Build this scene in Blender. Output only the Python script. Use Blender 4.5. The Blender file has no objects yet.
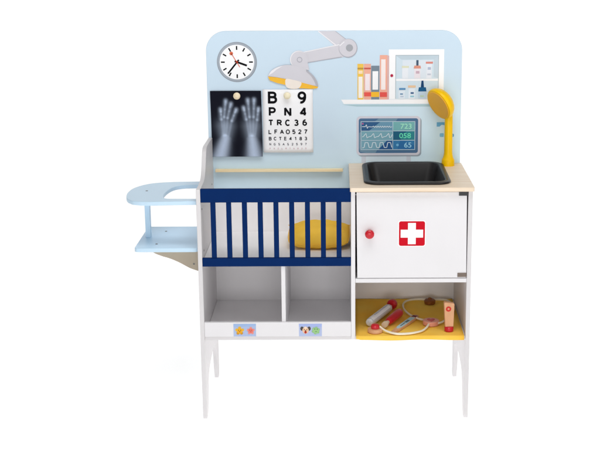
import bpy, bmesh, math, random
import numpy as np
from mathutils import Matrix, Vector
random.seed(4)
S = bpy.context.scene
C = S.collection

# ------------------------------------------------------------------ camera
cam_d = bpy.data.cameras.new('camera')
cam = bpy.data.objects.new('camera', cam_d); C.objects.link(cam); S.camera = cam
cam_d.sensor_width = 36; cam_d.lens = 1182.3 / 600 * 36
cam_d.shift_x = -0.0670; cam_d.shift_y = -0.0007
cam_d.clip_start = 0.05; cam_d.clip_end = 100
cam.matrix_world = (Matrix.Translation((0.4122, -3.3396, 1.4058)) @ Matrix.Rotation(-0.0013, 4, 'Z')
                    @ Matrix.Rotation(math.pi/2 - 0.2356, 4, 'X') @ Matrix.Rotation(-0.0038, 4, 'Z'))
# ------------------------------------------------------------------ world (white studio) and softboxes
w = bpy.data.worlds.new('World'); S.world = w; w.use_nodes = True
bg = w.node_tree.nodes['Background']; bg.inputs[0].default_value = (1, 0.995, 0.99, 1); bg.inputs[1].default_value = 0.14

def area(name, loc, target, size, watts, col=(1, 1, 1)):
    l = bpy.data.lights.new(name, 'AREA'); l.shape = 'RECTANGLE'; l.size, l.size_y = size; l.energy = watts; l.color = col
    o = bpy.data.objects.new(name, l); C.objects.link(o); o.location = loc
    o.rotation_euler = (Vector(target) - Vector(loc)).to_track_quat('-Z', 'Y').to_euler()
area('softbox_key', (-1.5, -3.5, 2.3), (0.4, 0.2, 0.6), (1.6, 1.6), 7)
area('softbox_fill', (3.0, -2.9, 2.0), (0.3, 0.2, 0.6), (1.6, 1.6), 20)
area('softbox_front', (0.4, -4.6, 0.75), (0.4, 0.2, 0.45), (2.2, 1.0), 41)
area('softbox_top', (0.5, -1.1, 2.9), (0.4, 0.25, 0.5), (2.0, 1.2), 35)
S.view_settings.view_transform = 'Standard'; S.view_settings.look = 'None'
S.view_settings.exposure = 0; S.view_settings.gamma = 1

# ------------------------------------------------------------------ materials
def lin(c):
    return tuple(((v/255)/12.92 if v/255 <= .04045 else ((v/255+.055)/1.055)**2.4) for v in c)
def mat(name, srgb, rough=.5, var=0.0, scale=(20, 20, 20), bump=0.0, bscale=300, spec=.4, coat=0, emit=0, wood=None):
    m = bpy.data.materials.new(name); m.use_nodes = True
    nt = m.node_tree; N = nt.nodes; L = nt.links; b = N['Principled BSDF']
    c = lin(srgb); b.inputs['Base Color'].default_value = (*c, 1); b.inputs['Roughness'].default_value = rough
    b.inputs['Specular IOR Level'].default_value = spec; b.inputs['Coat Weight'].default_value = coat
    if emit:
        b.inputs['Emission Color'].default_value = (1, 1, 1, 1); b.inputs['Emission Strength'].default_value = emit
    tc = N.new('ShaderNodeTexCoord'); mp = N.new('ShaderNodeMapping'); mp.inputs['Scale'].default_value = scale
    L.new(tc.outputs['Object'], mp.inputs[0])
    if var or wood:
        n = N.new('ShaderNodeTexNoise'); n.inputs['Scale'].default_value = 1; n.inputs['Detail'].default_value = 6
        L.new(mp.outputs[0], n.inputs['Vector'])
        r = N.new('ShaderNodeValToRGB'); r.color_ramp.elements[0].position = .3; r.color_ramp.elements[1].position = .7
        c2 = lin(wood) if wood else tuple(v*(1-var) for v in c)
        r.color_ramp.elements[0].color = (*c2, 1); r.color_ramp.elements[1].color = (*c, 1)
        L.new(n.outputs['Fac'], r.inputs[0]); L.new(r.outputs[0], b.inputs['Base Color'])
    if bump:
        n2 = N.new('ShaderNodeTexNoise'); n2.inputs['Scale'].default_value = bscale; n2.inputs['Detail'].default_value = 3
        L.new(tc.outputs['Object'], n2.inputs['Vector'])
        bp = N.new('ShaderNodeBump'); bp.inputs['Strength'].default_value = bump; bp.inputs['Distance'].default_value = .001
        L.new(n2.outputs['Fac'], bp.inputs['Height']); L.new(bp.outputs[0], b.inputs['Normal'])
    return m
M = {}
M['white'] = mat('white_lacquered_board', (233, 231, 233), .42, .03, (6, 6, 6), .10, 400)
M['side'] = mat('side_panel_toned_white', (222, 219, 220), .42, .04, (7, 7, 7), .12, 400)  # white board, colour darkened so the floor-lit legs stay visible
M['shade_lifted'] = mat('shade_lifted_white_board', (252, 250, 251), .5, .02, (6, 6, 6), .10, 400)  # white board painted brighter to offset the shade in crib and cubbies
M['blue'] = mat('pale_blue_lacquered_board', (203, 223, 238), .42, .02, (5, 5, 5), .08, 400)
M['tray'] = mat('pale_blue_paint', (204, 231, 250), .42, .03, (9, 9, 9), .08, 400)
M['navy'] = mat('navy_paint', (0, 40, 96), .5, .10, (12, 12, 12), .10, 350, spec=.06)
M['counter'] = mat('pale_wood_laminate', (246, 229, 207), .45, 0, (4, 60, 60), .08, 200, wood=(235, 212, 184))
M['ledge'] = mat('pale_pine', (255, 240, 202), .5, 0, (5, 90, 90), .08, 200, wood=(244, 218, 170))
M['beech'] = mat('beech_wood', (228, 176, 134), .5, 0, (40, 40, 12), .1, 300, wood=(212, 156, 112))
M['peg'] = mat('turned_peg_wood', (244, 228, 196), .4, 0, (30, 30, 30), wood=(234, 212, 172))
M['pegpale'] = mat('pale_turned_peg_wood', (246, 236, 206), .4, 0, (30, 30, 30), wood=(240, 228, 190))
M['darkwood'] = mat('brown_wood', (150, 88, 34), .5, 0, (40, 40, 40), wood=(120, 66, 22))
M['bracket'] = mat('taupe_bracket_board', (184, 170, 150), .55, .06, (20, 20, 20), .1)
M['black'] = mat('black_plastic', (40, 40, 42), .38, .05, (30, 30, 30), .12, 500, spec=.5)
M['sinkb'] = mat('charcoal_sink_plastic', (38, 37, 38), .4, .06, (30, 30, 30), .15, 600, spec=.45)
M['taupe'] = mat('taupe_plastic', (120, 106, 96), .5)
M['yellow'] = mat('yellow_gloss_paint', (255, 203, 0), .36, .03, (10, 10, 10), .06, 200, spec=.2, coat=.06)
M['yface'] = mat('amber_face_paint', (255, 188, 50), .5, .04, (10, 10, 10))
M['mat'] = mat('yellow_felt', (255, 214, 98), .85, 0, (8, 8, 8), .35, 900, spec=.05, wood=(255, 196, 70))
M['pillow'] = mat('yellow_cotton', (255, 208, 88), .85, 0, (14, 14, 14), .7, 700, spec=.03, wood=(255, 202, 72))
M['cord'] = mat('white_cotton_cord', (244, 236, 214), .8, .06, (80, 80, 80), .4, 900)
M['red'] = mat('red_paint', (204, 22, 40), .32, .06, (20, 20, 20), coat=.2)
M['redp'] = mat('red_print', (206, 14, 36), .6, spec=.1)
M['wprint'] = mat('white_print', (250, 250, 250), .5)
M['steel'] = mat('dull_steel_screw', (120, 118, 116), .4); M['steel'].node_tree.nodes['Principled BSDF'].inputs['Metallic'].default_value = .6
M['paper'] = mat('white_card_paper', (250, 250, 252), .6)
M['ink'] = mat('black_ink', (14, 14, 18), .7, spec=.08)
_pc = {}
def ink(c):
    if c not in _pc:
        _pc[c] = mat('print_colour_%02x%02x%02x' % c, c, .55, .02, (25, 25, 25), spec=.12)
    return _pc[c]

# backboard: greener print blue lower down, painted lighter to offset the shade there
def board_mat():
    m = M['blue']; nt = m.node_tree; N = nt.nodes; L = nt.links
    for n in [n for n in N if n.type in ('VALTORGB', 'TEX_NOISE') and n.type == 'VALTORGB']:
        ramp = n
    b = N['Principled BSDF']
    tc = N.new('ShaderNodeTexCoord'); sx = N.new('ShaderNodeSeparateXYZ'); L.new(tc.outputs['Object'], sx.inputs[0])
    mr = N.new('ShaderNodeMapRange'); mr.inputs['From Min'].default_value = 1.0; mr.inputs['From Max'].default_value = .80
    L.new(sx.outputs['Z'], mr.inputs['Value'])
    mx = N.new('ShaderNodeMapRange'); mx.inputs['From Min'].default_value = .38; mx.inputs['From Max'].default_value = .52
    L.new(sx.outputs['X'], mx.inputs['Value'])
    my = N.new('ShaderNodeMapRange'); my.inputs['From Min'].default_value = .80; my.inputs['From Max'].default_value = .68
    my.inputs['To Max'].default_value = .8
    L.new(sx.outputs['Z'], my.inputs['Value'])
    mu = N.new('ShaderNodeMath'); mu.operation = 'MULTIPLY'; L.new(mr.outputs[0], mu.inputs[0]); L.new(mx.outputs[0], mu.inputs[1])
    ma = N.new('ShaderNodeMath'); ma.operation = 'MAXIMUM'; L.new(mu.outputs[0], ma.inputs[0]); L.new(my.outputs[0], ma.inputs[1])
    mc = N.new('ShaderNodeMix'); mc.data_type = 'RGBA'
    L.new(ma.outputs[0], mc.inputs[0]); L.new(ramp.outputs[0], mc.inputs[6]); mc.inputs[7].default_value = (*lin((213, 238, 250)), 1)
    L.new(mc.outputs[2], b.inputs['Base Color'])
board_mat()

# ------------------------------------------------------------------ mesh helpers
def link(name, me, parent=None, mats=(), bevel=0, smooth=True):
    o = bpy.data.objects.new(name, me); C.objects.link(o)
    for m in mats: me.materials.append(m)
    if smooth:
        for p in me.polygons: p.use_smooth = True
        try: me.set_sharp_from_angle(angle=math.radians(32))
        except Exception: pass
    if bevel:
        b = o.modifiers.new('bevel', 'BEVEL'); b.width = bevel; b.segments = 3; b.limit_method = 'ANGLE'; b.angle_limit = math.radians(40)
        b.harden_normals = False
    if parent is not None: o.parent = parent
    return o
def obj(name, bm, m, parent=None, bevel=0, smooth=True, recalc=True):
    if recalc: bmesh.ops.recalc_face_normals(bm, faces=bm.faces[:])
    me = bpy.data.meshes.new(name); bm.to_mesh(me); bm.free()
    return link(name, me, parent, m if isinstance(m, (list, tuple)) else [m], bevel, smooth)
def box(bm, x0, x1, y0, y1, z0, z1):
    v = [bm.verts.new((x, y, z)) for x in (x0, x1) for y in (y0, y1) for z in (z0, z1)]
    for f in ((0,1,3,2),(4,6,7,5),(0,4,5,1),(2,3,7,6),(0,2,6,4),(1,5,7,3)): bm.faces.new([v[i] for i in f])
def prism(bm, pts, axis, a0, a1):
    def P(p, a):
        return {'x': (a, p[0], p[1]), 'y': (p[0], a, p[1]), 'z': (p[0], p[1], a)}[axis]
    A = [bm.verts.new(P(p, a0)) for p in pts]; B = [bm.verts.new(P(p, a1)) for p in pts]
    bm.faces.new(A); bm.faces.new(B[::-1]); n = len(pts)
    for i in range(n): bm.faces.new((A[i], A[(i+1) % n], B[(i+1) % n], B[i]))
def rrect(x0, x1, z0, z1, r, n=8):
    out = []
    for cx, cz, a in ((x1-r, z1-r, 0), (x0+r, z1-r, 90), (x0+r, z0+r, 180), (x1-r, z0+r, 270)):
        for i in range(n+1):
            t = math.radians(a + 90*i/n); out.append((cx+r*math.cos(t), cz+r*math.sin(t)))
    return out
def circ(cx, cz, r, n=40, rz=None):
    return [(cx+r*math.cos(2*math.pi*i/n), cz+(rz or r)*math.sin(2*math.pi*i/n)) for i in range(n)]
def smoothloop(pts, n=6, closed=True):
    out = []; N = len(pts)
    rng = range(N) if closed else range(N-1)
    g = (lambda i: pts[i % N]) if closed else (lambda i: pts[max(0, min(N-1, i))])
    for i in rng:
        p0, p1, p2, p3 = g(i-1), g(i), g(i+1), g(i+2)
        for k in range(n):
            t = k/n
            out.append(tuple(.5*((2*p1[j]) + (-p0[j]+p2[j])*t + (2*p0[j]-5*p1[j]+4*p2[j]-p3[j])*t*t + (-p0[j]+3*p1[j]-3*p2[j]+p3[j])*t**3) for j in range(len(p1))))
    if not closed: out.append(tuple(pts[-1]))
    return out
def lathe(bm, prof, origin, axis, n=32):
    """prof: (distance along axis, radius)"""
    ax = Vector(axis).normalized(); q = ax.to_track_quat('Z', 'Y'); rings = []
    for (h, r) in prof:
        if r < 1e-6: rings.append([bm.verts.new(Vector(origin)+ax*h)])
        else: rings.append([bm.verts.new(Vector(origin) + q @ Vector((r*math.cos(2*math.pi*i/n), r*math.sin(2*math.pi*i/n), h))) for i in range(n)])
    for a, b in zip(rings, rings[1:]):
        for i in range(n):
            j = (i+1) % n
            if len(a) == 1: bm.faces.new((a[0], b[j], b[i]))
            elif len(b) == 1: bm.faces.new((a[i], a[j], b[0]))
            else: bm.faces.new((a[i], a[j], b[j], b[i]))
    for r in (rings[0], rings[-1]):
        if len(r) > 1: bm.faces.new(r)
def tube(bm, pts, r, n=10):
    pts = [Vector(p) for p in pts]; rings = []; up = Vector((0, 0, 1))
    for i, p in enumerate(pts):
        d = (pts[min(i+1, len(pts)-1)] - pts[max(i-1, 0)]).normalized()
        s = d.cross(up); s = s.normalized() if s.length > 1e-4 else Vector((1, 0, 0)); u = s.cross(d)
        rings.append([bm.verts.new(p + r*(math.cos(2*math.pi*k/n)*s + math.sin(2*math.pi*k/n)*u)) for k in range(n)])
    for a, b in zip(rings, rings[1:]):
        for k in range(n): bm.faces.new((a[k], a[(k+1) % n], b[(k+1) % n], b[k]))
    bm.faces.new(rings[0]); bm.faces.new(rings[-1][::-1])
class Print:
    """flat printed artwork on an upright surface: layers 0.25 mm apart, real x/z in metres"""
    def __init__(s, y, step=.00025): s.bm = bmesh.new(); s.y = y; s.step = step; s.m = []; s.k = 0
    def layer(s): s.k += 1
    def add(s, pts, col, mm=True):
        m = ink(col) if isinstance(col, tuple) else M[col]
        if m not in s.m: s.m.append(m)
        f = .001 if mm else 1
        y = s.y - s.step*s.k
        a = sum(p[0]*q[1]-q[0]*p[1] for p, q in zip(pts, pts[1:]+pts[:1]))
        if a < 0: pts = pts[::-1]
        fc = s.bm.faces.new([s.bm.verts.new((p[0]*f, y, p[1]*f)) for p in pts]); fc.material_index = s.m.index(m)
    def line(s, p, q, wd, col):
        d = Vector((q[0]-p[0], q[1]-p[1])); d.normalize(); n = Vector((-d.y, d.x))*wd/2
        s.add([(p[0]+n.x, p[1]+n.y), (q[0]+n.x, q[1]+n.y), (q[0]-n.x, q[1]-n.y), (p[0]-n.x, p[1]-n.y)], col)
    def ring(s, cx, cz, r1, r2, col, n=40):
        for i in range(n):
            a, b = 2*math.pi*i/n, 2*math.pi*(i+1)/n
            s.add([(cx+r*math.cos(t), cz+r*math.sin(t)) for r, t in ((r1, a), (r2, a), (r2, b), (r1, b))], col)
    def poly(s, pts, wd, col):
        for p, q in zip(pts, pts[1:]): s.line(p, q, wd, col)
    def text(s, t, cx, z0, h, col, bold=.02, sx=1.0):
        """t centred on cx, sitting on z0, capital height h (mm)"""
        cu = bpy.data.curves.new('t', 'FONT'); cu.body = t; cu.offset = bold; cu.align_x = 'CENTER'; cu.size = 1; cu.resolution_u = 4
        o = bpy.data.objects.new('t', cu); C.objects.link(o)
        me = bpy.data.meshes.new_from_object(o.evaluated_get(bpy.context.evaluated_depsgraph_get()))
        bpy.data.objects.remove(o); bpy.data.curves.remove(cu)
        m = ink(col) if isinstance(col, tuple) else M[col]
        if m not in s.m: s.m.append(m)
        k = h/.70*.001; y = s.y - s.step*s.k
        vs = [s.bm.verts.new((cx*.001+v.co.x*k*sx, y, z0*.001+v.co.y*k)) for v in me.vertices]
        for p in me.polygons:
            try: f = s.bm.faces.new([vs[i] for i in p.vertices]); f.material_index = s.m.index(m)
            except ValueError: pass
        bpy.data.meshes.remove(me)
    def build(s, name, parent): 
        return obj(name, s.bm, s.m, parent, 0, False, recalc=False)
def thing(name, label, cat, loc=(0, 0, 0), rz=0, group=None):
    o = bpy.data.objects.new(name, None); C.objects.link(o); o.location = loc; o.rotation_euler = (0, 0, rz); o.empty_display_size = .05
    o['label'] = label; o['category'] = cat
    if group: o['group'] = group
    return o
def tag(o, label, cat, group=None):
    o['label'] = label; o['category'] = cat
    if group: o['group'] = group
    return o

# ------------------------------------------------------------------ the setting: white sweep with an added glow that washes out floor shadow
bm = bmesh.new()
prof = [(-6, 0)] + [(2.2+1.2*math.sin(t), 1.2-1.2*math.cos(t)) for t in [math.radians(a) for a in range(0, 91, 6)]] + [(3.4, 6)]
A = [bm.verts.new((-6, y, z)) for y, z in prof]; B = [bm.verts.new((7, y, z)) for y, z in prof]
for i in range(len(prof)-1): bm.faces.new((A[i], B[i], B[i+1], A[i+1]))
bd = obj('backdrop', bm, mat('glowing_white_sweep', (245, 245, 245), .6, spec=.0, emit=.53), None, recalc=False)
bd['kind'] = 'structure'

# ------------------------------------------------------------------ play station
D = .3755; T = .012; W = .8
ST = thing('doctor_play_station', 'white and blue wooden toy doctor station with navy crib railing, sink and red cross cupboard', 'toy station')

def arch():
    return [(.352, 0), (.3285, .05), (.318, .10), (.300, .128), (.270, .1415), (.235, .1465), (.200, .1445), (.150, .138), (.110, .129), (.082, .113), (.068, .085), (.056, .042), (.036, .004), (.030, 0)]
def foot(front):
    pass
a_pts = smoothloop(arch(), 4, False)
base = [(.006, 0), (0, .012)]
left_top = [(0, .7095)] + smoothloop([(.046, .709), (.098, .712), (.128, .7195), (.148, .734), (.164, .7535), (.181, .777), (.188, .787), (.198, .7945), (.212, .7985)], 5, False) + [(.228, .7995), (D, .7995)]
bm = bmesh.new(); prism(bm, base + left_top + [(D, .01), (.371, 0)] + a_pts, 'x', 0, T+.0005)
sp = obj('side_panel', bm, M['side'], ST, .0012)
bm = bmesh.new(); prism(bm, base + [(0, .7028), (D, .7028), (D, .01), (.371, 0)] + a_pts, 'x', W-T-.0005, W)
sp2 = obj('side_panel', bm, M['side'], ST, .0012)
bm = bmesh.new(); prism(bm, [(0, .2535), (0, .7028), (D-.004, .7028), (D-.004, .2535)], 'x', .448, .4602); obj('middle_panel', bm, M['white'], ST, .001)
bm = bmesh.new(); prism(bm, [(.006, .2625), (.006, .4785), (D-.004, .4785), (D-.004, .2625)], 'x', .2423, .2543); obj('divider', bm, M['white'], ST, .001)
# boards
bm = bmesh.new(); box(bm, T+.001, W-T-.001, .0125, D-.004, .2515, .262); bo = obj('base_board', bm, M['shade_lifted'], ST, .0008)
bm = bmesh.new(); box(bm, T+.001, W-T-.001, .003, .0124, .2512, .2618); obj('edge_strip', bm, M['side'], bo, .0008)
bm = bmesh.new(); box(bm, T+.0008, .4476, .0005, .0115, .2622, .3068); obj('storage_lip', bm, M['white'], ST, .001)
bm = bmesh.new(); box(bm, T+.001, .4475, .013, D-.004, .479, .4935); obj('crib_floor', bm, M['shade_lifted'], ST, .0008)
bm = bmesh.new(); box(bm, .4606, W-T-.0008, .001, D-.004, .4275, .4400); obj('cupboard_floor', bm, M['white'], ST, .0008)
bm = bmesh.new(); box(bm, .001, W-.001, D-.003, D+.001, .252, .612); obj('back_panel', bm, M['shade_lifted'], ST, .0006)
# backboard with rounded top corners
pts = [p for p in rrect(0, W, .612, 1.1342, .062, 14) if p[1] > .7] + [(0, .6125), (W, .6125)]
bm = bmesh.new(); prism(bm, pts, 'y', D, D+.012); BB = obj('backboard', bm, M['blue'], ST, .0014)
bm = bmesh.new(); box(bm, .0205, .4265, D-.018, D-.0004, .691, .6995); obj('ledge', bm, M['ledge'], ST, .001)
# countertop with sink hole
def holed(bm, outer, inner, z0, z1):
    es = []
    for loop in (outer, inner):
        vs = [bm.verts.new((p[0], p[1], z0)) for p in loop]
        es += [bm.edges.new((vs[i], vs[(i+1) % len(vs)])) for i in range(len(vs))]
    r = bmesh.ops.triangle_fill(bm, use_beauty=True, edges=es)
    fs = [g for g in r['geom'] if isinstance(g, bmesh.types.BMFace)]
    e = bmesh.ops.extrude_face_region(bm, geom=fs)
    bmesh.ops.translate(bm, verts=[g for g in e['geom'] if isinstance(g, bmesh.types.BMVert)], vec=(0, 0, z1-z0))
bm = bmesh.new(); holed(bm, rrect(.4448, .8035, -.014, D-.0005, .006, 4), rrect(.503, .726, .042, .350, .03, 8), .7032, .7152)
CT = obj('countertop', bm, M['counter'], ST, .0012)
# sink
bm = bmesh.new(); loops = []
for ins, z, r in ((0.004, .7156, .040), (0, .7185, .044), (.001, .7215, .044), (.005, .7235, .042), (.012, .7238, .038), (.016, .7222, .036), (.0185, .717, .033), (.034, .655, .03), (.044, .648, .024), (.10, .6475, .012)):
    loops.append([bm.verts.new((x, y, z)) for x, y in rrect(.4862+ins, .7425-ins, .024+ins, .362-ins, r, 10)])
for a, b in zip(loops, loops[1:]):
    for i in range(len(a)): bm.faces.new((a[i], a[(i+1) % len(a)], b[(i+1) % len(a)], b[i]))
bm.faces.new(loops[-1])
SK = obj('sink_basin', bm, M['sinkb'], ST)
bm = bmesh.new(); lathe(bm, [(0, .016), (.0015, .016), (.002, .011), (.0005, .009)], (.614, .19, .6477), (0, 0, 1), 28); obj('drain', bm, M['black'], SK)
# tap / shower
bm = bmesh.new(); ty, tx = .330, .7575
lathe(bm, [(0, .0), (0, .0205), (.018, .0202), (.0205, .0192), (.026, .0160), (.036, .0138), (.046, .0131), (.15, .0125), (.172, .0120), (.184, .010), (.187, 0)], (tx, ty, .7152), (0, 0, 1), 32)
TAP = obj('tap', bm, M['yellow'], ST)
nrm = Vector((-.75, -.48, -.43)).normalized()
hc = Vector((.7235, .322, .9075))
bm = bmesh.new(); lathe(bm, [(0, 0.046), (-.001, .0505), (-.004, .0525), (-.010, .0528), (-.018, .050), (-.027, .044), (-.034, .034), (-.0375, .018), (-.038, 0)], hc, nrm, 48)
SH = obj('shower_head', bm, M['yellow'], TAP)
bm = bmesh.new(); lathe(bm, [(-.0008, 0), (-.0008, .0465), (.0012, .0462), (.0018, .044), (.0008, .040), (.0008, 0)], hc, nrm, 48)
obj('spray_face', bm, M['yface'], SH)
# cupboard door
bm = bmesh.new(); prism(bm, [(.4638, .6995), (.7832, .6995), (.7862, .4418), (.4662, .4418)], 'y', .0006, .0122); DR = obj('cupboard_door', bm, M['white'], ST, .001)
bm = bmesh.new(); lathe(bm, [(0, .0), (0, .007), (.006, .0065), (.009, .009), (.012, .0125), (.016, .0137), (.020, .0130), (.0235, .0098), (.0250, .005), (.0253, 0)], (.5016, .0006, .5785), (0, -1, 0), 32)
obj('door_knob', bm, M['red'], DR)
p = Print(.0006, .0003); x0, z0, sw, sh = 587.5, 539.5, 75.5, 73.5
p.layer(); p.add(rrect(x0-3, x0+sw+3, z0-3, z0+sh+3, 8), 'wprint'); p.layer(); p.add(rrect(x0, x0+sw, z0, z0+sh, 6), 'redp'); p.layer()
q = lambda u, v: (x0+u*sw, z0+sh-v*sh)
cr = [q(*c) for c in ((.345,.065),(.649,.065),(.649,.34),(.93,.34),(.93,.665),(.649,.665),(.649,.935),(.345,.935),(.345,.665),(.065,.665),(.065,.34),(.345,.34))]
p.add(cr, 'wprint'); p.build('red_cross_emblem', DR)
def hinge(z, m):
    bm = bmesh.new(); box(bm, .760, .7865, -.0015, .004, z, z+.0125)
    h = obj('hinge', bm, m, ST, .001)
    bm = bmesh.new(); lathe(bm, [(0, .0026), (.0008, .0024), (.001, 0)], (.768, -.0015, z+.006), (0, -1, 0), 12); obj('screw', bm, m, h)
hinge(.6885, M['black']); hinge(.4445, M['taupe'])
# crib railing
bm = bmesh.new(); box(bm, T+.0009, .4476, .0006, .0126, .6705, .7105); RL = obj('crib_railing', bm, M['navy'], ST, .0014)
bm = bmesh.new(); box(bm, T+.0009, .4476, .0006, .0126, .4785, .5040); obj('bottom_rail', bm, M['navy'], RL, .0014)
for i in range(9):
    x = .0405+i*.04565; bm = bmesh.new(); box(bm, x, x+.0145, .0030, .0110, .5036, .6710); obj('spindle', bm, M['navy'], RL, .001)
# doll seat on the left side
ring = smoothloop([(-.204,.043),(-.215,.078),(-.2215,.135),(-.217,.194),(-.201,.239),(-.178,.270),(-.146,.289),(-.101,.300)], 4, False) + [(-.0005,.306)]
hole = [(-.0005,.252)] + smoothloop([(-.060,.250),(-.086,.232),(-.101,.195),(-.1085,.133),(-.107,.085),(-.098,.058),(-.085,.050)], 4, False) + [(-.0005,.048)]
near = [(-.0005,.016)] + smoothloop([(-.134,.007),(-.165,.010),(-.188,.020)], 3, False)
plate = rrect(-.189, -.0006, .020, .293, .012, 5)
bm = bmesh.new(); prism(bm, plate, 'z', .5175, .530); DS = obj('doll_seat', bm, M['tray'], ST, .0018)
bm = bmesh.new(); prism(bm, ring+hole+near, 'z', .6605, .6725); obj('tray_ring', bm, M['tray'], DS, .0018)
bm = bmesh.new(); box(bm, -.175, -.160, .150, .172, .530, .6605); obj('post', bm, M['tray'], DS, .001)
for y in (.064, .222):
    bp = [(-.150, .5172)] + smoothloop([(-.150,.513),(-.136,.503),(-.113,.4935),(-.092,.487),(-.063,.474),(-.033,.457),(-.010,.4485)], 3, False) + [(-.0006,.4470), (-.0006,.5172)]
    bm = bmesh.new(); prism(bm, bp, 'y', y, y+.012); obj('bracket', bm, M['bracket'], DS, .0008)
def screw(c, ax, r=.0038, par=DS, m='steel'):
    bm = bmesh.new(); lathe(bm, [(-.001, r*.6), (0, r), (.0007, r*.95), (.001, r*.5), (.0003, r*.4), (.0003, 0)], c, ax, 14); obj('screw', bm, M[m], par)
for c in ((-.1675, .161, .6726), (-.130, .070, .5301), (-.124, .228, .5301)): screw(c, (0, 0, 1))
for c in ((-.020, .0639, .470), (-.143, .0639, .511)): screw(c, (0, -1, 0), .003)
for c in ((T+.0006, .030, .645), (T+.0006, .05, .515), (T+.0006, .32, .66)): screw(c, (1, 0, 0), .003, sp)
for c in ((0, .14, .690),): screw(c, (-1, 0, 0), .004, sp)

# ------------------------------------------------------------------ printed artwork on the backboard
# clock
cx, cz = 96, 1038; p = Print(D); p.layer(); p.add(circ(cx, cz, 62.5, 64), (150, 158, 168)); p.layer(); p.add(circ(cx-.5, cz+.5, 60, 64), (166, 174, 184)); p.layer()
p.add(circ(cx, cz, 54, 64), (252, 252, 253)); p.layer()
for i in range(12):
    a = math.radians(30*i); p.line((cx+38*math.sin(a), cz+38*math.cos(a)), (cx+50*math.sin(a), cz+50*math.cos(a)), 4.2, 'ink')
p.layer(); p.line((cx-7, cz+3), (cx+31, cz-11), 6, 'ink'); p.line((cx+6, cz+7), (cx-29, cz-36), 5, 'ink')
p.layer(); p.line((cx+9, cz-16), (cx-17, cz+27), 2.2, (226, 110, 78)); p.add(circ(cx-17, cz+27, 5.5, 24), (228, 112, 80)); p.add(circ(cx, cz, 3.5, 20), (206, 70, 50)); p.build('printed_clock', BB)
# lamp
g1, g2, g3, hl = (213, 211, 218), (200, 199, 208), (176, 176, 186), (240, 238, 242)
p = Print(D); p.layer()
p.add([(351,1133.2),(405,1133.2),(448,1099),(420,1070)], g1); p.layer(); p.line((351,1132.5),(410,1086), 3, hl); p.line((405,1132),(447,1100), 1.6, g3); p.layer()
p.add([(290,1064),(424,1092),(430,1052),(290,1031)], g1); p.layer()
p.line((300,1067),(421,1092), 3, hl); p.layer(); p.line((310,1034.5),(424,1053), 2, g3); p.layer()
p.add(circ(444,1080,29,48), g3); p.layer(); p.add(circ(443,1081,27.5,48), g1); p.layer(); p.line((417,1087),(432,1100), 3, hl); p.layer(); p.add(circ(448,1081,11,32), (168,170,176)); p.layer()
p.add(circ(290,1045,28,40), hl); p.layer(); p.add(circ(292,1044,27,40), g1); p.layer(); p.add([(272,1034),(318,1034),(322,1012),(268,1020)], g1); p.layer(); p.ring(292, 1045, 6.5, 8.5, g3); p.layer()
shade = smoothloop([(192,994),(202,1010),(221,1022),(249,1029),(280,1026),(312,1014),(333,997),(346,978),(350,961)], 5, False)
p.add(shade+[(295,973),(245,986),(214,991.5)], g1); p.layer()
p.add(smoothloop([(312,1014),(333,997),(346,978),(350,961)],5,False)+smoothloop([(342,965),(336,980),(326,995),(312,1008)],5,False), (182,182,190)); p.add(smoothloop([(194,996),(203,1010),(221,1021),(240,1026)],4,False)+[(222,1016),(206,1003)], hl); p.layer()
p.add([(192,993),(214,991),(249,985),(247,966.5),(222,972),(198,981)], (247,190,62)); p.add([(293,975),(320,968),(350,960),(346,955.5),(330,953.5),(288,956)], (247,190,62)); p.layer()
p.add(smoothloop([(249,985.5),(272,982),(296,975),(294,962),(286,955),(270,953.5),(254,957),(247,967)],3), (242,232,222)); p.build('printed_lamp', BB)
# bookshelf with medicine cabinet
p = Print(D); p.layer(); p.add([(424,903),(745,903),(745,896),(470,897)], (176,206,214)); p.layer()
p.add([(421,919),(746,919),(746,905),(430,905)], (252,252,253)); p.layer()
p.add([(473,919),(492,919),(492,1031),(473,1031)], (244,200,86)); p.add([(493.5,919),(515,919),(515,1031),(493.5,1031)], (242,178,156)); p.add([(516,919),(541.5,919),(541.5,1025),(516,1025)], (122,138,152)); p.add([(543,919),(566,919),(566,1058),(543,1058)], (242,176,154)); p.add([(566,919),(572,919),(572,1056),(566,1058)], (222,182,180)); p.layer()
p.add([(476,924),(489,924),(489,991),(476,991)], (250,244,238)); p.add([(476,1000),(489,1000),(489,1010),(476,1010)], (252,226,190)); p.add([(497,948),(512,948),(512,1000),(497,1000)], (248,234,238))
p.add([(520,950),(538,950),(538,1008),(520,1008)], (250,250,252)); p.add([(547,950),(561,950),(561,1045),(547,1045)], (250,238,236))
p.add([(493.5,929),(516,929),(516,942),(493.5,942)], (234,92,82)); p.add([(516,927),(541.5,927),(541.5,943),(516,943)], (250,190,54)); p.add([(543,927),(566,927),(566,942),(543,942)], (230,88,80)); p.add([(473,1014),(492,1014),(492,1019),(473,1019)], (190,150,70)); p.add([(493.5,1014),(515,1014),(515,1019),(493.5,1019)], (206,96,84))
p.build('printed_books', BB)
p = Print(D); p.layer(); p.add([(571,919.4),(744,919.4),(744,1075.5),(571,1075.5)], (253,253,254)); p.layer()
p.add([(592,921),(728,921),(728,1058),(592,1058)], (176,190,198)); p.layer(); p.add([(594,921),(726,921),(726,1056),(594,1056)], (212,228,238)); p.layer()
p.add([(614,985),(706,985),(706,1042),(614,1042)], (224,233,242)); p.add([(594,977),(726,977),(726,984),(594,984)], (250,250,252)); p.add([(594,1056),(726,1056),(712,1044),(610,1044)], (196,212,222)); p.add([(726,1056),(726,986),(712,990),(712,1044)], (200,214,224)); p.layer()
p.add(circ(580.5,994,4.6,20), (186,40,74))
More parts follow.
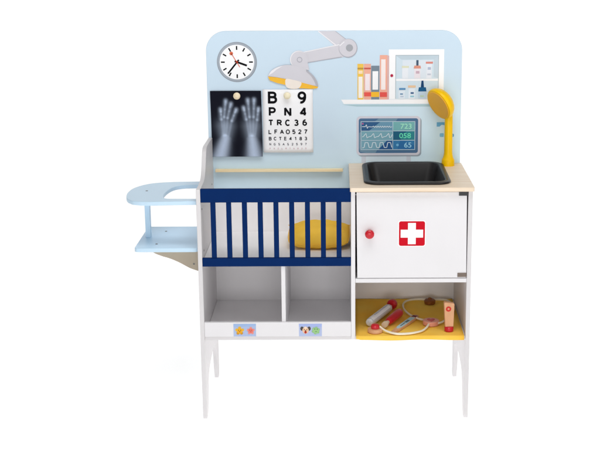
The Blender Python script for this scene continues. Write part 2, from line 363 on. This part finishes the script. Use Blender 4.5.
p.add([(613,985),(632,985),(632,1018),(613,1018)], (236,240,246)); p.add([(651,985),(670,985),(670,1018),(651,1018)], (238,230,236)); p.add([(689,985),(706,985),(706,1030),(689,1030)], (234,238,246))
p.add([(602,921),(622,921),(622,948),(602,948)], (226,236,244)); p.add([(634,921),(654,921),(654,954),(634,954)], (230,238,246)); p.add([(664,921),(690,921),(690,944),(664,944)], (196,216,232)); p.layer()
p.add([(612,1018),(634,1018),(634,1024),(612,1024)], (226,226,196)); p.add([(649,1016),(672,1016),(670,1025),(651,1025)], (222,150,130)); p.add([(657,1025),(664,1025),(664,1042),(657,1042)], (72,92,116)); p.add([(687,1031),(709,1031),(709,1037),(687,1037)], (222,140,128)); p.add([(693,1012),(703,1012),(703,1020),(693,1020)], (180,190,212))
p.add([(604,949),(624,949),(624,955),(604,955)], (92,146,190)); p.add([(632,956),(656,956),(656,963),(632,963)], (234,198,160)); p.add([(664,944),(690,944),(688,957),(666,957)], (24,92,140)); p.add([(672,957),(682,957),(680,978),(674,978)], (20,66,112))
p.add([(607,934),(616,934),(616,938),(607,938)], (96,140,176)); p.add([(640,936),(650,936),(650,942),(640,942)], (80,110,150)); p.add([(608,926),(618,926),(618,930),(608,930)], (190,204,220)); p.add([(639,926),(651,926),(651,931),(639,931)], (150,200,214)); p.add([(670,926),(682,926),(682,932),(670,932)], (190,214,190))
p.add([(656,1000),(667,1000),(667,1008),(656,1008)], (206,176,190)); p.add([(692,995),(703,995),(703,1000),(692,1000)], (200,206,220)); p.build('printed_medicine_cabinet', BB)
# monitor
p = Print(D); p.layer(); p.add([(486,741),(500,741),(500,716),(486,716)], (206,214,226)); p.add([(629,741),(643,741),(643,716),(629,716)], (206,214,226)); p.add([(500,738),(629,738),(629,722),(500,722)], (214,230,240)); p.layer()
p.add(rrect(474, 676, 737, 862, 12), (160,172,182)); p.layer(); p.add(rrect(470, 672, 741, 866, 12), (216,214,224)); p.layer(); p.add(rrect(477, 665, 748, 859, 7), (80,116,152)); p.layer()
p.add([(477.6,812),(477.6,765),(481,752),(500,748.6),(530,748.6),(612,858.4),(560,858.4),(520,858.4)][:5]+[(600,858.4),(540,858.4)], (116,150,172)); p.layer()
p.add([(484,759),(655,759),(655,849),(484,849)], (88,140,168)); p.layer()
cells = [((485,820,584,848),(110,156,182)),((485,790,584,818),(126,174,188)),((485,760,584,788),(126,172,190)),((586,820,654,848),(122,182,184)),((586,790,654,818),(52,136,146)),((586,760,654,788),(58,126,176))]
for (a,b,c,d), col in cells: p.add([(a,b),(c,b),(c,d),(a,d)], col)
p.layer(); p.add([(485,820),(510,820),(545,848),(485,848)], (52,96,142)); p.add([(540,760),(584,760),(584,788),(566,788)], (42,88,142)); p.add([(586,790),(610,790),(628,818),(586,818)], (34,98,128)); p.add([(600,760),(654,760),(654,772),(620,788),(608,788)], (48,112,168)); p.layer()
ln = (206,226,236)
for z in (759, 789, 819, 849): p.line((483,z),(656,z), 1.7, ln)
for x in (484, 585, 655): p.line((x,759),(x,849), 1.7, ln)
p.layer(); p.add([(487,840),(492,840),(492,845),(487,845)], (190,110,160))
wl = (226,240,246); pts = []
x = 487
p.poly([(487,833),(498,833),(501,840),(504,827),(507,833),(520,832)], 1.8, wl)
p.poly([(520,832)]+[(520+i*3.6, 832+(3 if i % 2 else -2)) for i in range(1, 17)]+[(582,833)], 2.0, wl)
pts = [(488,800)]
for k in range(4): pts += [(492+k*24,802),(500+k*24,812),(503+k*24,797),(508+k*24,800)]
p.poly([(a if a < 583 else 583, b) for a, b in pts]+[(583,808)], 2.0, wl)
pts = [(488,765)]
for k in range(4): pts += [(494+k*24,766),(497+k*24,782),(506+k*24,782),(510+k*24,766)]
p.poly([(min(a, 583), b) for a, b in pts], 2.2, wl)
p.text('723', 627, 826, 16, (168,236,208), .015, 1.1); p.text('058', 624, 796, 16, (110,232,190), .015, 1.1); p.text('65', 633, 766, 16, (160,214,238), .015, 1.1)
p.add(circ(600,774,4.2,16), (120,186,224)); p.build('printed_monitor', BB)
# blue tap marks half hidden by the yellow shower
for shape, c_ in (([(724,846),(750,846),(760,842),(760,834),(740,838),(733,832),(724,832)], (112,180,220)), (rrect(734,747,799,811,3), (132,194,226)), (rrect(770,779,799,809,3), (96,168,210))):
    p = Print(D); p.layer(); p.add(shape, c_); p.build('printed_mark', BB)
# stickers on the storage lip
def disc(p, cx, cz, r, col, n=24, rz=None): p.add(circ(cx, cz, r, n, rz), col)
p = Print(.0005, .0002); p.layer(); p.add([(98.7,263.5),(165.5,263.5),(165.5,302.5),(98.7,302.5)], (176,192,226)); p.layer()
p.add([(98.7,292),(165.5,296),(165.5,302.5),(98.7,302.5)], (160,186,226)); p.layer()
for k in range(5):
    a = math.radians(90+72*k); disc(p, 117+9*math.cos(a), 281+9*math.sin(a), 4.6, (206,150,50) if k in (2, 3) else (232,184,60))
p.layer(); disc(p, 117, 281, 8.5, (240,176,44)); p.layer(); disc(p, 114, 283, 1.3, (60,40,30)); disc(p, 120, 283, 1.3, (60,40,30)); disc(p, 117, 278.5, 2.6, (196,96,40), rz=1.5)
for k in range(5):
    a = math.radians(90+72*k); disc(p, 150+8*math.cos(a), 281+8*math.sin(a), 4, (238,150,140))
p.layer(); disc(p, 150, 281, 7.5, (236,128,112)); p.layer(); disc(p, 147.5, 283, 1.2, (120,50,50)); disc(p, 152.5, 283, 1.2, (120,50,50)); disc(p, 150, 278.5, 2.2, (206,80,80), rz=1.2)
s = p.build('sticker', ST); s['label'] = 'sticker with a yellow star face and a pink face'
p = Print(.0005, .0002); p.layer(); p.add([(293,263),(361,263),(361,302),(293,302)], (182,194,228)); p.layer(); p.add([(293,294),(361,292),(361,302),(293,302)], (168,184,232)); p.layer()
disc(p, 302, 287, 5, (78,72,72), rz=6.5); disc(p, 323, 287, 5, (78,72,72), rz=6.5); p.layer(); disc(p, 312.5, 281.5, 9.5, (236,196,164), rz=10.5); p.layer(); disc(p, 312.5, 290, 4, (244,222,200)); disc(p, 312.5, 276, 3.6, (178,50,44), rz=4); disc(p, 308.6, 284, 1.3, (40,30,30)); disc(p, 316.4, 284, 1.3, (40,30,30)); p.layer(); disc(p, 312.5, 280.6, 2, (60,40,36), rz=1.5)
for k in range(6):
    a = math.radians(60*k+20); disc(p, 343+8*math.cos(a), 281+7.5*math.sin(a), 4.4, (150,200,136))
p.layer(); disc(p, 343, 281, 8.6, (158,202,140)); p.layer(); disc(p, 340, 285.5, 1.5, (60,110,80)); disc(p, 347, 285.5, 1.5, (60,110,80)); disc(p, 343.5, 278, 3, (110,164,96), rz=1.4)
s = p.build('sticker', ST); s['label'] = 'sticker with a grey eared dog face and a green face'

# ------------------------------------------------------------------ x-ray print
NX, NZ = 150, 200
U, V = np.meshgrid(np.linspace(0, 1, NX+1), np.linspace(0, 1, NZ+1))   # V down
X_, Y_ = 37+U*300, 30+V*402      # drafting units of the print
I = np.zeros_like(U)
rs = np.random.RandomState(3)
def cap(x0, y0, x1, y1, r0, r1, amp, soft=.35, edge=0):
    global I
    dx, dy = x1-x0, y1-y0; t = np.clip(((X_-x0)*dx+(Y_-y0)*dy)/(dx*dx+dy*dy), 0, 1)
    d = np.hypot(X_-x0-t*dx, Y_-y0-t*dy); r = r0+(r1-r0)*t; q = d/r
    v = 1/(1+np.exp((q-1)/(soft*.3)))
    if edge: v = v*(1-edge)+edge*v*np.exp(-((q-.75)/.25)**2)*1.4
    I = np.maximum(I, amp*v)
def add(x0, y0, x1, y1, r0, r1, amp, soft=.35):
    global I
    dx, dy = x1-x0, y1-y0; t = np.clip(((X_-x0)*dx+(Y_-y0)*dy)/(dx*dx+dy*dy), 0, 1)
    d = np.hypot(X_-x0-t*dx, Y_-y0-t*dy); r = r0+(r1-r0)*t
    I = I + amp/(1+np.exp((d/r-1)/(soft*.3)))
def hand(wr, palm, fore, fw, tips, bases, seed):
    cap(*fore, *wr, fw, 27, .86, 1.1); cap(*wr, *palm, 30, 42, .52, 1.3)
    for (bx, by), (tx_, ty_) in zip(bases, tips): cap(bx, by, tx_, ty_, 17, 11, .34, 1.2)
    rr = np.random.RandomState(seed)
    for (bx, by), (tx_, ty_) in zip(bases, tips):
        cx0, cy0 = wr[0]+(bx-palm[0])*.55, wr[1]-20
        add(cx0, cy0, bx, by, 5.5, 6.5, .15, .8); add(bx, by, bx+.01, by+.01, 9, 9, .10, 1)
        for a, b in ((0, .44), (.48, .72), (.76, .96)):
            p0 = (bx+(tx_-bx)*a, by+(ty_-by)*a); p1 = (bx+(tx_-bx)*b, by+(ty_-by)*b)
            add(*p0, *p1, 6, 4.6, .17+.08*rr.rand(), .8)
        add(tx_, ty_+4, tx_+.01, ty_+10, 10, 10, .30, 1.3)
    for k in range(9):
        add(wr[0]+rr.uniform(-22, 22), wr[1]-22+rr.uniform(-12, 12), wr[0], wr[1]-22, 7, 6, .035, 1.2)
hand((118, 322), (122, 250), (84, 440), 42, [(95, 140), (127, 88), (157, 106), (187, 142)], [(98, 205), (114, 190), (134, 196), (158, 214)], 1)
hand((276, 325), (276, 250), (288, 440), 42, [(231, 130), (257, 82), (294, 80), (318, 136)], [(245, 205), (264, 190), (288, 190), (308, 208)], 2)
I = np.clip(I*(.93+.1*rs.rand(*I.shape)), 0, 1.0)
k = np.array([1, 2, 3, 2, 1.])/9
for _ in range(1): I = np.apply_along_axis(lambda m: np.convolve(np.pad(m, 2, 'edge'), k, 'valid'), 0, I); I = np.apply_along_axis(lambda m: np.convolve(np.pad(m, 2, 'edge'), k, 'valid'), 1, I)
dk, lt = np.array(lin((8, 10, 26))), np.array(lin((196, 212, 236)))
col = dk + (lt-dk)*(np.clip(I*1.12, 0, 1)[..., None]**1.4)
xs, zs = .0095+U*.1605, .9485-V*.2085
cy = D-.0062 + .0035*np.sin(V*3.0) - .006*(V**3) + .001*np.sin(U*4)
xs = xs + V*.002
vv = np.stack([xs, cy, zs], -1).reshape(-1, 3)
ff = [(j*(NX+1)+i, (j+1)*(NX+1)+i, (j+1)*(NX+1)+i+1, j*(NX+1)+i+1) for j in range(NZ) for i in range(NX)]
me = bpy.data.meshes.new('xray_print'); me.from_pydata(vv.tolist(), [], ff)
ca = me.color_attributes.new('print', 'FLOAT_COLOR', 'POINT'); ca.data.foreach_set('color', np.concatenate([col.reshape(-1, 3), np.ones((vv.shape[0], 1))], 1).ravel())
xm = mat('xray_film', (20, 20, 30), .45, spec=.08)
n = xm.node_tree.nodes.new('ShaderNodeVertexColor'); n.layer_name = 'print'; xm.node_tree.links.new(n.outputs[0], xm.node_tree.nodes['Principled BSDF'].inputs['Base Color'])
xo = link('xray_print', me, None, [xm]); tag(xo, 'dark x-ray film showing two hands, held on the blue backboard by a wooden peg', 'x-ray')
so = xo.modifiers.new('solid', 'SOLIDIFY'); so.thickness = .0006; so.offset = -1

# ------------------------------------------------------------------ eye chart
EC = thing('eye_chart', 'white eye test card with rows of black letters and numbers beside the x-ray', 'eye chart', (.1745, D-.0032, .752))
bm = bmesh.new(); g = [[bm.verts.new((i/12*.158, -.0035*(1-j/14)**3 - .0012*math.sin(i/12*3.1), j/14*.2005)) for i in range(13)] for j in range(15)]
for j in range(14):
    for i in range(12): bm.faces.new((g[j][i], g[j][i+1], g[j+1][i+1], g[j+1][i]))
cd = obj('card', bm, M['paper'], EC, recalc=False); so = cd.modifiers.new('solid', 'SOLIDIFY'); so.thickness = .0008; so.offset = -1
def arc(cx, cy, rx, ry, a0, a1, n=14): return [(cx+rx*math.cos(math.radians(a0+(a1-a0)*i/n)), cy+ry*math.sin(math.radians(a0+(a1-a0)*i/n))) for i in range(n+1)]
GL = {   # single-stroke capitals and figures on a box of height 1, centred on x = 0
 'B': [[(-.27,0),(-.27,1),(.05,1)]+arc(.05,.77,.20,.23,90,-90,10)+[(-.27,.54)], [(-.27,.54),(.07,.54)]+arc(.07,.27,.23,.27,90,-90,10)+[(-.27,0),(-.27,.3)]],
 'P': [[(-.27,0),(-.27,1),(.06,1)]+arc(.06,.73,.22,.27,90,-90,10)+[(-.27,.46)]],
 'N': [[(-.28,0),(-.28,1),(.28,0),(.28,1)]], 'T': [[(-.32,1),(.32,1)],[(0,1),(0,0)]],
 'R': [[(-.27,0),(-.27,1),(.06,1)]+arc(.06,.75,.22,.25,90,-90,10)+[(-.27,.5)], [(.02,.5),(.32,0)]],
 'C': [arc(0,.5,.32,.52,42,318,22)], 'G': [arc(0,.5,.32,.52,42,330,22)+[(.30,.42),(.04,.42)]], 'O': [arc(0,.5,.36,.52,0,360,30)],
 'L': [[(-.24,1),(-.24,0),(.26,0)]], 'F': [[(-.24,0),(-.24,1),(.26,1)],[(-.24,.53),(.20,.53)]], 'E': [[(.26,0),(-.24,0),(-.24,1),(.26,1)],[(-.24,.53),(.22,.53)]],
 'A': [[(-.34,0),(0,1),(.34,0)],[(-.22,.32),(.22,.32)]], 'S': [arc(0,.75,.25,.26,35,270,14)+arc(0,.25,.27,.25,90,-145,14)],
 'X': [[(-.28,0),(.28,1)],[(-.28,1),(.28,0)]], 'Z': [[(-.26,1),(.26,1),(-.28,0),(.28,0)]],
 '4': [[(.14,0),(.14,1),(-.28,.28),(.30,.28)]], '7': [[(-.27,1),(.27,1),(.02,.5),(-.08,0)]], '1': [[(-.16,.78),(.06,1),(.06,0)]],
 '3': [arc(-.01,.76,.23,.25,150,-90,12)+[(-.06,.51)], [(-.06,.51)]+arc(0,.25,.26,.26,90,-155,14)],
 '2': [arc(0,.72,.25,.29,165,-30,14)+[(-.27,0),(.28,0)]], '5': [[(.23,1),(-.17,1),(-.22,.52)]+arc(0,.31,.26,.31,130,-150,14)],
 '6': [arc(0,.31,.26,.31,0,360,22), arc(.06,.42,.32,.60,180,75,12)], '9': [arc(0,.69,.26,.31,0,360,22), arc(-.06,.58,.32,.60,0,-105,12)],
 '8': [arc(0,.76,.22,.245,0,360,20), arc(0,.26,.26,.265,0,360,20)] }
class Card(Print):
    def glyph(s, ch, cx, z0, h, col, wt, sx=1.0):
        k = h*(1-wt); hw = wt*h/2; s.k = 0
        for st in GL[ch]:
            pts = [Vector((cx+x*h*sx, z0+hw+y*k)) for x, y in st]
            pts = [q for i, q in enumerate(pts) if i == 0 or (q-pts[i-1]).length > 1e-3]
            if len(pts) < 2: continue
            closed = (pts[0]-pts[-1]).length < 1e-2
            runs, cur = [], [pts[0]]                      # break the stroke at sharp corners
            for i in range(1, len(pts)):
                cur.append(pts[i])
                if i < len(pts)-1:
                    d1, d2 = (pts[i]-pts[i-1]).normalized(), (pts[i+1]-pts[i]).normalized()
                    if d1.dot(d2) < .75: runs.append((cur, d1.dot(d2))); cur = [pts[i]]
            runs.append((cur, None)); prev = None
            for run, dot in runs:
                s.k = (s.k+1) % 4; e0 = 0 if prev is None else hw*max(0, min(1, 1+prev)); e1 = 0 if dot is None else hw*max(0, min(1, 1+dot)); prev = dot
                run = list(run); cl = closed and len(runs) == 1
                if not cl:
                    run[0] = run[0]-(run[1]-run[0]).normalized()*e0; run[-1] = run[-1]+(run[-1]-run[-2]).normalized()*e1
                else: run = run[:-1]
                n = len(run); L_, Rr = [], []
                for i in range(n):
                    q0 = run[i-1] if (i or cl) else run[0]; q1 = run[(i+1) % n] if (i < n-1 or cl) else run[-1]
                    t_ = (q1-q0).normalized(); nn = Vector((-t_.y, t_.x)); L_.append(run[i]+nn*hw); Rr.append(run[i]-nn*hw)
                for i in range(n if cl else n-1):
                    j = (i+1) % n; s.add([tuple(L_[i]), tuple(L_[j]), tuple(Rr[j]), tuple(Rr[i])], col)
p = Card(0, .00006)
def row(s, x0, x1, z0, h, col='ink', wt=.17, sx=1.0):
    for i, ch in enumerate(s): p.glyph(ch, x0+(x1-x0)*i/(len(s)-1)-174.5, z0-752, h, col, wt, sx)
row('B9', 205, 298, 908, 38, wt=.2); row('PN4', 204, 302, 867, 29.5, wt=.21); row('TRC36', 199, 306, 837, 20, wt=.215)
row('LFAO527', 196, 309, 811, 14.5, (26,26,32), .2); row('BCTE4183', 196, 309, 791, 11.2, (36,36,44), .2); row('NGSAS2597', 196, 309, 775, 7.5, (72,70,82), .17); row('FXZLRT6825', 196, 309, 762.5, 5.2, (206,168,180), .16)
for v in p.bm.verts:   # follow the curl of the card
    v.co.y += -.0035*(1-v.co.z/.2005)**3 - .0012*math.sin(v.co.x/.158*3.1) - .0007
p.build('printed_letters', EC)
# pegs
def peg(x, z, y, label, m='peg'):
    bm = bmesh.new(); lathe(bm, [(0, 0), (0, .0065), (.004, .0070), (.006, .0095), (.010, .0113), (.014, .0108), (.017, .0075), (.0185, .0035), (.0187, 0)], (0, 0, 0), (0, -1, 0), 28)
    o = obj('wooden_peg', bm, M[m]); o.location = (x, y, z); tag(o, label, 'peg', 'wooden pegs on the backboard')
peg(.0945, .934, D-.0085, 'round pale wooden peg on the dark hand x-ray'); peg(.2520, .934, D-.0058, 'round pale wooden peg between the B and 9 of the eye chart', 'pegpale')

# ------------------------------------------------------------------ pillow in the crib
bm = bmesh.new(); NU, NV = 48, 36; top, bot = {}, {}
for side, dd in ((1, top), (-1, bot)):
    for i in range(NU+1):
        for j in range(NV+1):
            u, v = i/NU*2-1, j/NV*2-1
            ed = (1-abs(u)**2.6)*(1-abs(v)**2.4); h = max(ed, 0)**.62
            ax = .092*(u*(1+.03*(1-v*v)*abs(u)**2)*(1-.05*(v < 0)*v*v)); ay = .086*v*(1-.10*u*u); wq = (abs(u*v))**3
            c = (abs(u*v))**14; k_ = 1.0 if v > 0 else -.7; ax += .007*c*np.sign(u)*k_; ay += .005*c*np.sign(v)*k_
            wr = .0030*math.sin(9*u+5*v+2)*h*abs(u)**2 + .0022*math.sin(14*v-6*u)*h*abs(v) + .0016*math.sin(23*u*v+4)*h
            z = side*(.0345*h) + wr + .0022*wq*math.sin(26*(u-v))
            if side < 0: z = max(z, -.030)
            if side < 0 and (i in (0, NU) or j in (0, NV)): dd[i, j] = top[i, j]; continue
            dd[i, j] = bm.verts.new((ax, ay, z))
    for i in range(NU):
        for j in range(NV):
            try: bm.faces.new([dd[i, j], dd[i+1, j], dd[i+1, j+1], dd[i, j+1]][::side])
            except ValueError: pass
bm.verts.index_update()
RIM = [top[i, 0].index for i in range(NU)]+[top[NU, j].index for j in range(NV)]+[top[i, NV].index for i in range(NU, 0, -1)]+[top[0, j].index for j in range(NV, 0, -1)]
pw = obj('pillow', bm, M['pillow'], None); pw.location = (.3515, .203, .5248); pw.rotation_euler = (math.radians(8), 0, math.radians(-1))
tag(pw, 'plump yellow fabric pillow lying in the crib behind the navy bars', 'pillow')
pipe = [pw.data.vertices[k].co.copy() for k in RIM]
bmp = bmesh.new(); tube(bmp, pipe+[pipe[0]], .0011, 6); obj('seam_piping', bmp, M['pillow'], pw)
sb = pw.modifiers.new('sub', 'SUBSURF'); sb.levels = sb.render_levels = 1

# ------------------------------------------------------------------ yellow mat on the lower right shelf
bm = bmesh.new(); rows = []
prof = [(-.0042, .2515), (-.0050, .256), (-.0050, .2610), (-.0030, .2645), (.002, .2652)] + [(.002+.366*i/12, .2652) for i in range(1, 13)]
NXm = 24
for k, (y, z) in enumerate(prof):
    r = []
    for i in range(NXm+1):
        t = i/NXm; x = .4625+t*(.7835-.4625)
        zz = z
        if k == 0: zz = z + .0012*math.sin(11*t+1) + (.005*max(0, 1-t/.04))
        if k > 4: zz = z + .0009*math.sin(9*t+k*.8)*math.sin(k*.9+3*t)*min(1, (k-4)/3)
        r.append(bm.verts.new((x, y-(.0012*math.sin(6*t+.5) if k < 4 else 0), zz)))
    rows.append(r)
for a, b in zip(rows, rows[1:]):
    for i in range(NXm): bm.faces.new((a[i], a[i+1], b[i+1], b[i]))
mt = obj('shelf_mat', bm, M['mat'], None, recalc=False); so = mt.modifiers.new('solid', 'SOLIDIFY'); so.thickness = .0018; so.offset = -1
tag(mt, 'yellow fabric mat folded over the front edge of the lower right shelf', 'mat')
Z = .2662

# ------------------------------------------------------------------ toy instruments
def lay(name, label, cat, p0, p1):   # a thing whose local x runs from p0 to p1
    d = Vector(p1)-Vector(p0); return thing(name, label, cat, (p0[0], p0[1], Z), math.atan2(d.y, d.x)), d.length
sy, Ls = lay('toy_syringe', 'white toy syringe with a red round plunger knob lying on the yellow mat', 'toy syringe', (.503, .075), (.585, .262))
bm = bmesh.new(); lathe(bm, [(0, 0), (0, .009), (.003, .0118), (.01, .013), (Ls-.045, .013), (Ls-.04, .0118), (Ls-.038, 0)], (0, 0, .0132), (1, 0, 0), 28)
sbd = obj('barrel', bm, mat('clear_grey_plastic', (222, 224, 226), .25, .05, (30, 30, 30), spec=.6), sy)
bm = bmesh.new()
for i in range(9):      # paper label wrapped over the top of the barrel
    pass
n_, rr = 10, .01325; vs = []
for x in (.008, Ls-.052):
    vs.append([bm.verts.new((x, rr*math.sin(a), .0132+rr*math.cos(a))) for a in np.linspace(-1.0, 1.0, n_)])
for i in range(n_-1): bm.faces.new((vs[0][i], vs[1][i], vs[1][i+1], vs[0][i+1]))
obj('paper_label', bm, M['paper'], sbd)
bm = bmesh.new(); rr = .0135
for x in np.linspace(.045, Ls-.062, 12):
    a0, a1 = -.12, .28 if int(x*1000) % 3 else .18
    v4 = [bm.verts.new((xx, -rr*math.sin(a), .0132+rr*math.cos(a))) for xx, a in ((x, a0), (x+.0035, a0), (x+.0035, a1), (x, a1))]; bm.faces.new(v4)
obj('scale_marks', bm, ink((96, 112, 150)), sbd)
bm = bmesh.new(); lathe(bm, [(-.004, 0), (-.004, .004), (0, .0045), (.0005, 0)], (0, 0, .0132), (1, 0, 0), 16); obj('nozzle', bm, ink((206, 206, 208)), sy)
bm = bmesh.new(); lathe(bm, [(Ls-.040, 0), (Ls-.040, .005), (Ls-.022, .005), (Ls-.022, 0)], (0, 0, .0132), (1, 0, 0), 16); obj('plunger_rod', bm, M['beech'], sy)
bm = bmesh.new(); lathe(bm, [(Ls-.022, 0), (Ls-.022, .011), (Ls-.017, .0155), (Ls-.009, .0165), (Ls-.002, .0150), (Ls, .010), (Ls+.0005, 0)], (0, 0, .0165), (1, 0, 0), 28); obj('plunger_knob', bm, M['red'], sy)

hm, Lh = lay('toy_dropper', 'small red toy instrument with rounded handle and pale wooden tip between syringe and thermometer', 'toy instrument', (.548, .052), (.603, .180))
bm = bmesh.new(); lathe(bm, [(.030, 0), (.030, .0075), (.036, .0105), (.05, .0125), (Lh-.02, .0138), (Lh-.008, .0132), (Lh-.002, .0092), (Lh, .004), (Lh, 0)], (0, 0, .0138), (1, 0, 0), 28); obj('handle', bm, M['red'], hm)
bm = bmesh.new(); lathe(bm, [(0, 0), (0, .0090), (.012, .0095), (.015, .0065), (.031, .0060), (.031, 0)], (0, 0, .0138), (1, 0, 0), 24); obj('tip', bm, ink((222, 200, 172)), hm)

th, Lt = lay('toy_thermometer', 'flat wooden toy thermometer with pale blue face lying on the yellow mat', 'toy thermometer', (.570, .004), (.653, .168))
out = [(0, -.0045), (.006, -.0060), (.045, -.0090), (Lt-.006, -.0100), (Lt, -.005), (Lt, .005), (Lt-.006, .0100), (.045, .0090), (.006, .0060), (0, .0045)]
bm = bmesh.new(); prism(bm, out, 'z', 0, .0085); bd_ = obj('body', bm, M['beech'], th, .001)
fc = [(.052, -.0078), (Lt-.030, -.0088), (Lt-.030, .0088), (.052, .0078), (.036, .002), (.036, -.002)]
bm = bmesh.new(); prism(bm, fc, 'z', .0084, .0089); fce = obj('face', bm, ink((186, 220, 226)), bd_)
bm = bmesh.new()
for a, b in ((.098, .104), (.107, .113), (.116, .122)): box(bm, a, b, -.0045, .0040, .0088, .0092)
box(bm, .060, .092, -.0015, .0012, .0088, .0092); fm = obj('reading_marks', bm, ink((60, 78, 92)), bd_)
bm = bmesh.new(); prism(bm, [(Lt-.024, -.0080), (Lt-.010, -.0080), (Lt-.010, .0070), (Lt-.024, .0070)], 'z', .0084, .0091); obj('button', bm, ink((92, 40, 60)), bd_)

# stethoscope
SC = thing('toy_stethoscope', 'toy stethoscope with cream cord, red capped chest piece and heart disc on the yellow mat', 'stethoscope', (.6, .1, Z))
def loc(p, z=0): return (p[0]-.6, p[1]-.1, z)
c = loc((.5200, .028)); bm = bmesh.new(); lathe(bm, [(0, 0), (0, .0215), (.002, .0228), (.009, .0228), (.0115, .0215), (.012, 0)], c, (0, 0, 1), 36); cp = obj('chest_piece', bm, M['beech'], SC)
bm = bmesh.new(); lathe(bm, [(.0115, .0125), (.019, .0128), (.023, .0115), (.0245, .008), (.0248, 0)], c, (0, 0, 1), 28); obj('red_cap', bm, M['red'], cp)
hcx, hcy = .6925, .098; c = loc((hcx, hcy)); bm = bmesh.new(); lathe(bm, [(0, 0), (0, .0235), (.0015, .0248), (.0125, .0248), (.014, .0238), (.0142, 0)], c, (0, 0, 1), 40); hd = obj('heart_disc', bm, mat('pink_beige_paint', (232, 160, 140), .45), SC)
hp = []
for i in range(40):
    t = 2*math.pi*i/40; hp.append((c[0]+.00075*16*math.sin(t)**3, c[1]+.0011*(13*math.cos(t)-5*math.cos(2*t)-2*math.cos(3*t)-math.cos(4*t))))
bm = bmesh.new(); prism(bm, hp, 'z', .0141, .0147); obj('heart', bm, M['red'], hd)
r = .0032
t1 = smoothloop([loc((.534,.029),.016), loc((.552,.014),.008), loc((.578,-.0015),.005), loc((.606,-.004),.005), loc((.634,.004),.005), loc((.660,.022),.005), loc((.675,.050),.006), loc((.684,.075),.008)], 8, False)
bm = bmesh.new(); tube(bm, t1, r); obj('cord', bm, M['cord'], SC)
t2 = smoothloop([loc((.676,.114),.008), loc((.655,.138),.006), loc((.632,.178),.006), loc((.618,.232),.006), loc((.618,.285),.006), loc((.632,.322),.006), loc((.662,.338),.006), loc((.692,.322),.010)], 8, False)
bm = bmesh.new(); tube(bm, t2, r); obj('cord', bm, M['cord'], SC)
t3 = smoothloop([loc((.712,.084),.008), loc((.730,.106),.006), loc((.752,.160),.006), loc((.774,.225),.006), loc((.7745,.285),.006), loc((.762,.325),.006), loc((.740,.334),.006), loc((.718,.322),.010)], 8, False)
bm = bmesh.new(); tube(bm, t3, r); obj('cord', bm, M['cord'], SC)
c = loc((.705, .310)); bm = bmesh.new(); lathe(bm, [(0, 0), (0, .0155), (.002, .0175), (.010, .0185), (.014, .015), (.0155, .008), (.019, .006), (.0215, 0)], c, (0, 0, 1), 28); obj('ear_piece', bm, M['darkwood'], SC)

# otoscope standing upright
OT = thing('toy_otoscope', 'upright pale wooden toy torch with a red ring mark and red round base', 'toy otoscope', (.7415, .036, Z), math.radians(4))
bm = bmesh.new(); lathe(bm, [(0, 0), (0, .0125), (.0015, .0135), (.0125, .0135), (.015, .0125), (.0152, 0)], (0, 0, 0), (0, 0, 1), 32); obj('base', bm, M['red'], OT)
bm = bmesh.new(); bx_ = [(-.0125, .0150), (.0125, .0150), (.0145, .0855), (.0125, .0880), (-.0150, .0915), (-.0165, .0890)]
prism(bm, bx_, 'y', -.008, .008); ob = obj('body', bm, M['beech'], OT, .0015)
p = Print(-.0081, .0003); p.layer(); p.ring(-3.5, 71, 3.0, 8.2, (206, 60, 52), 28); p.build('ring_mark', ob)
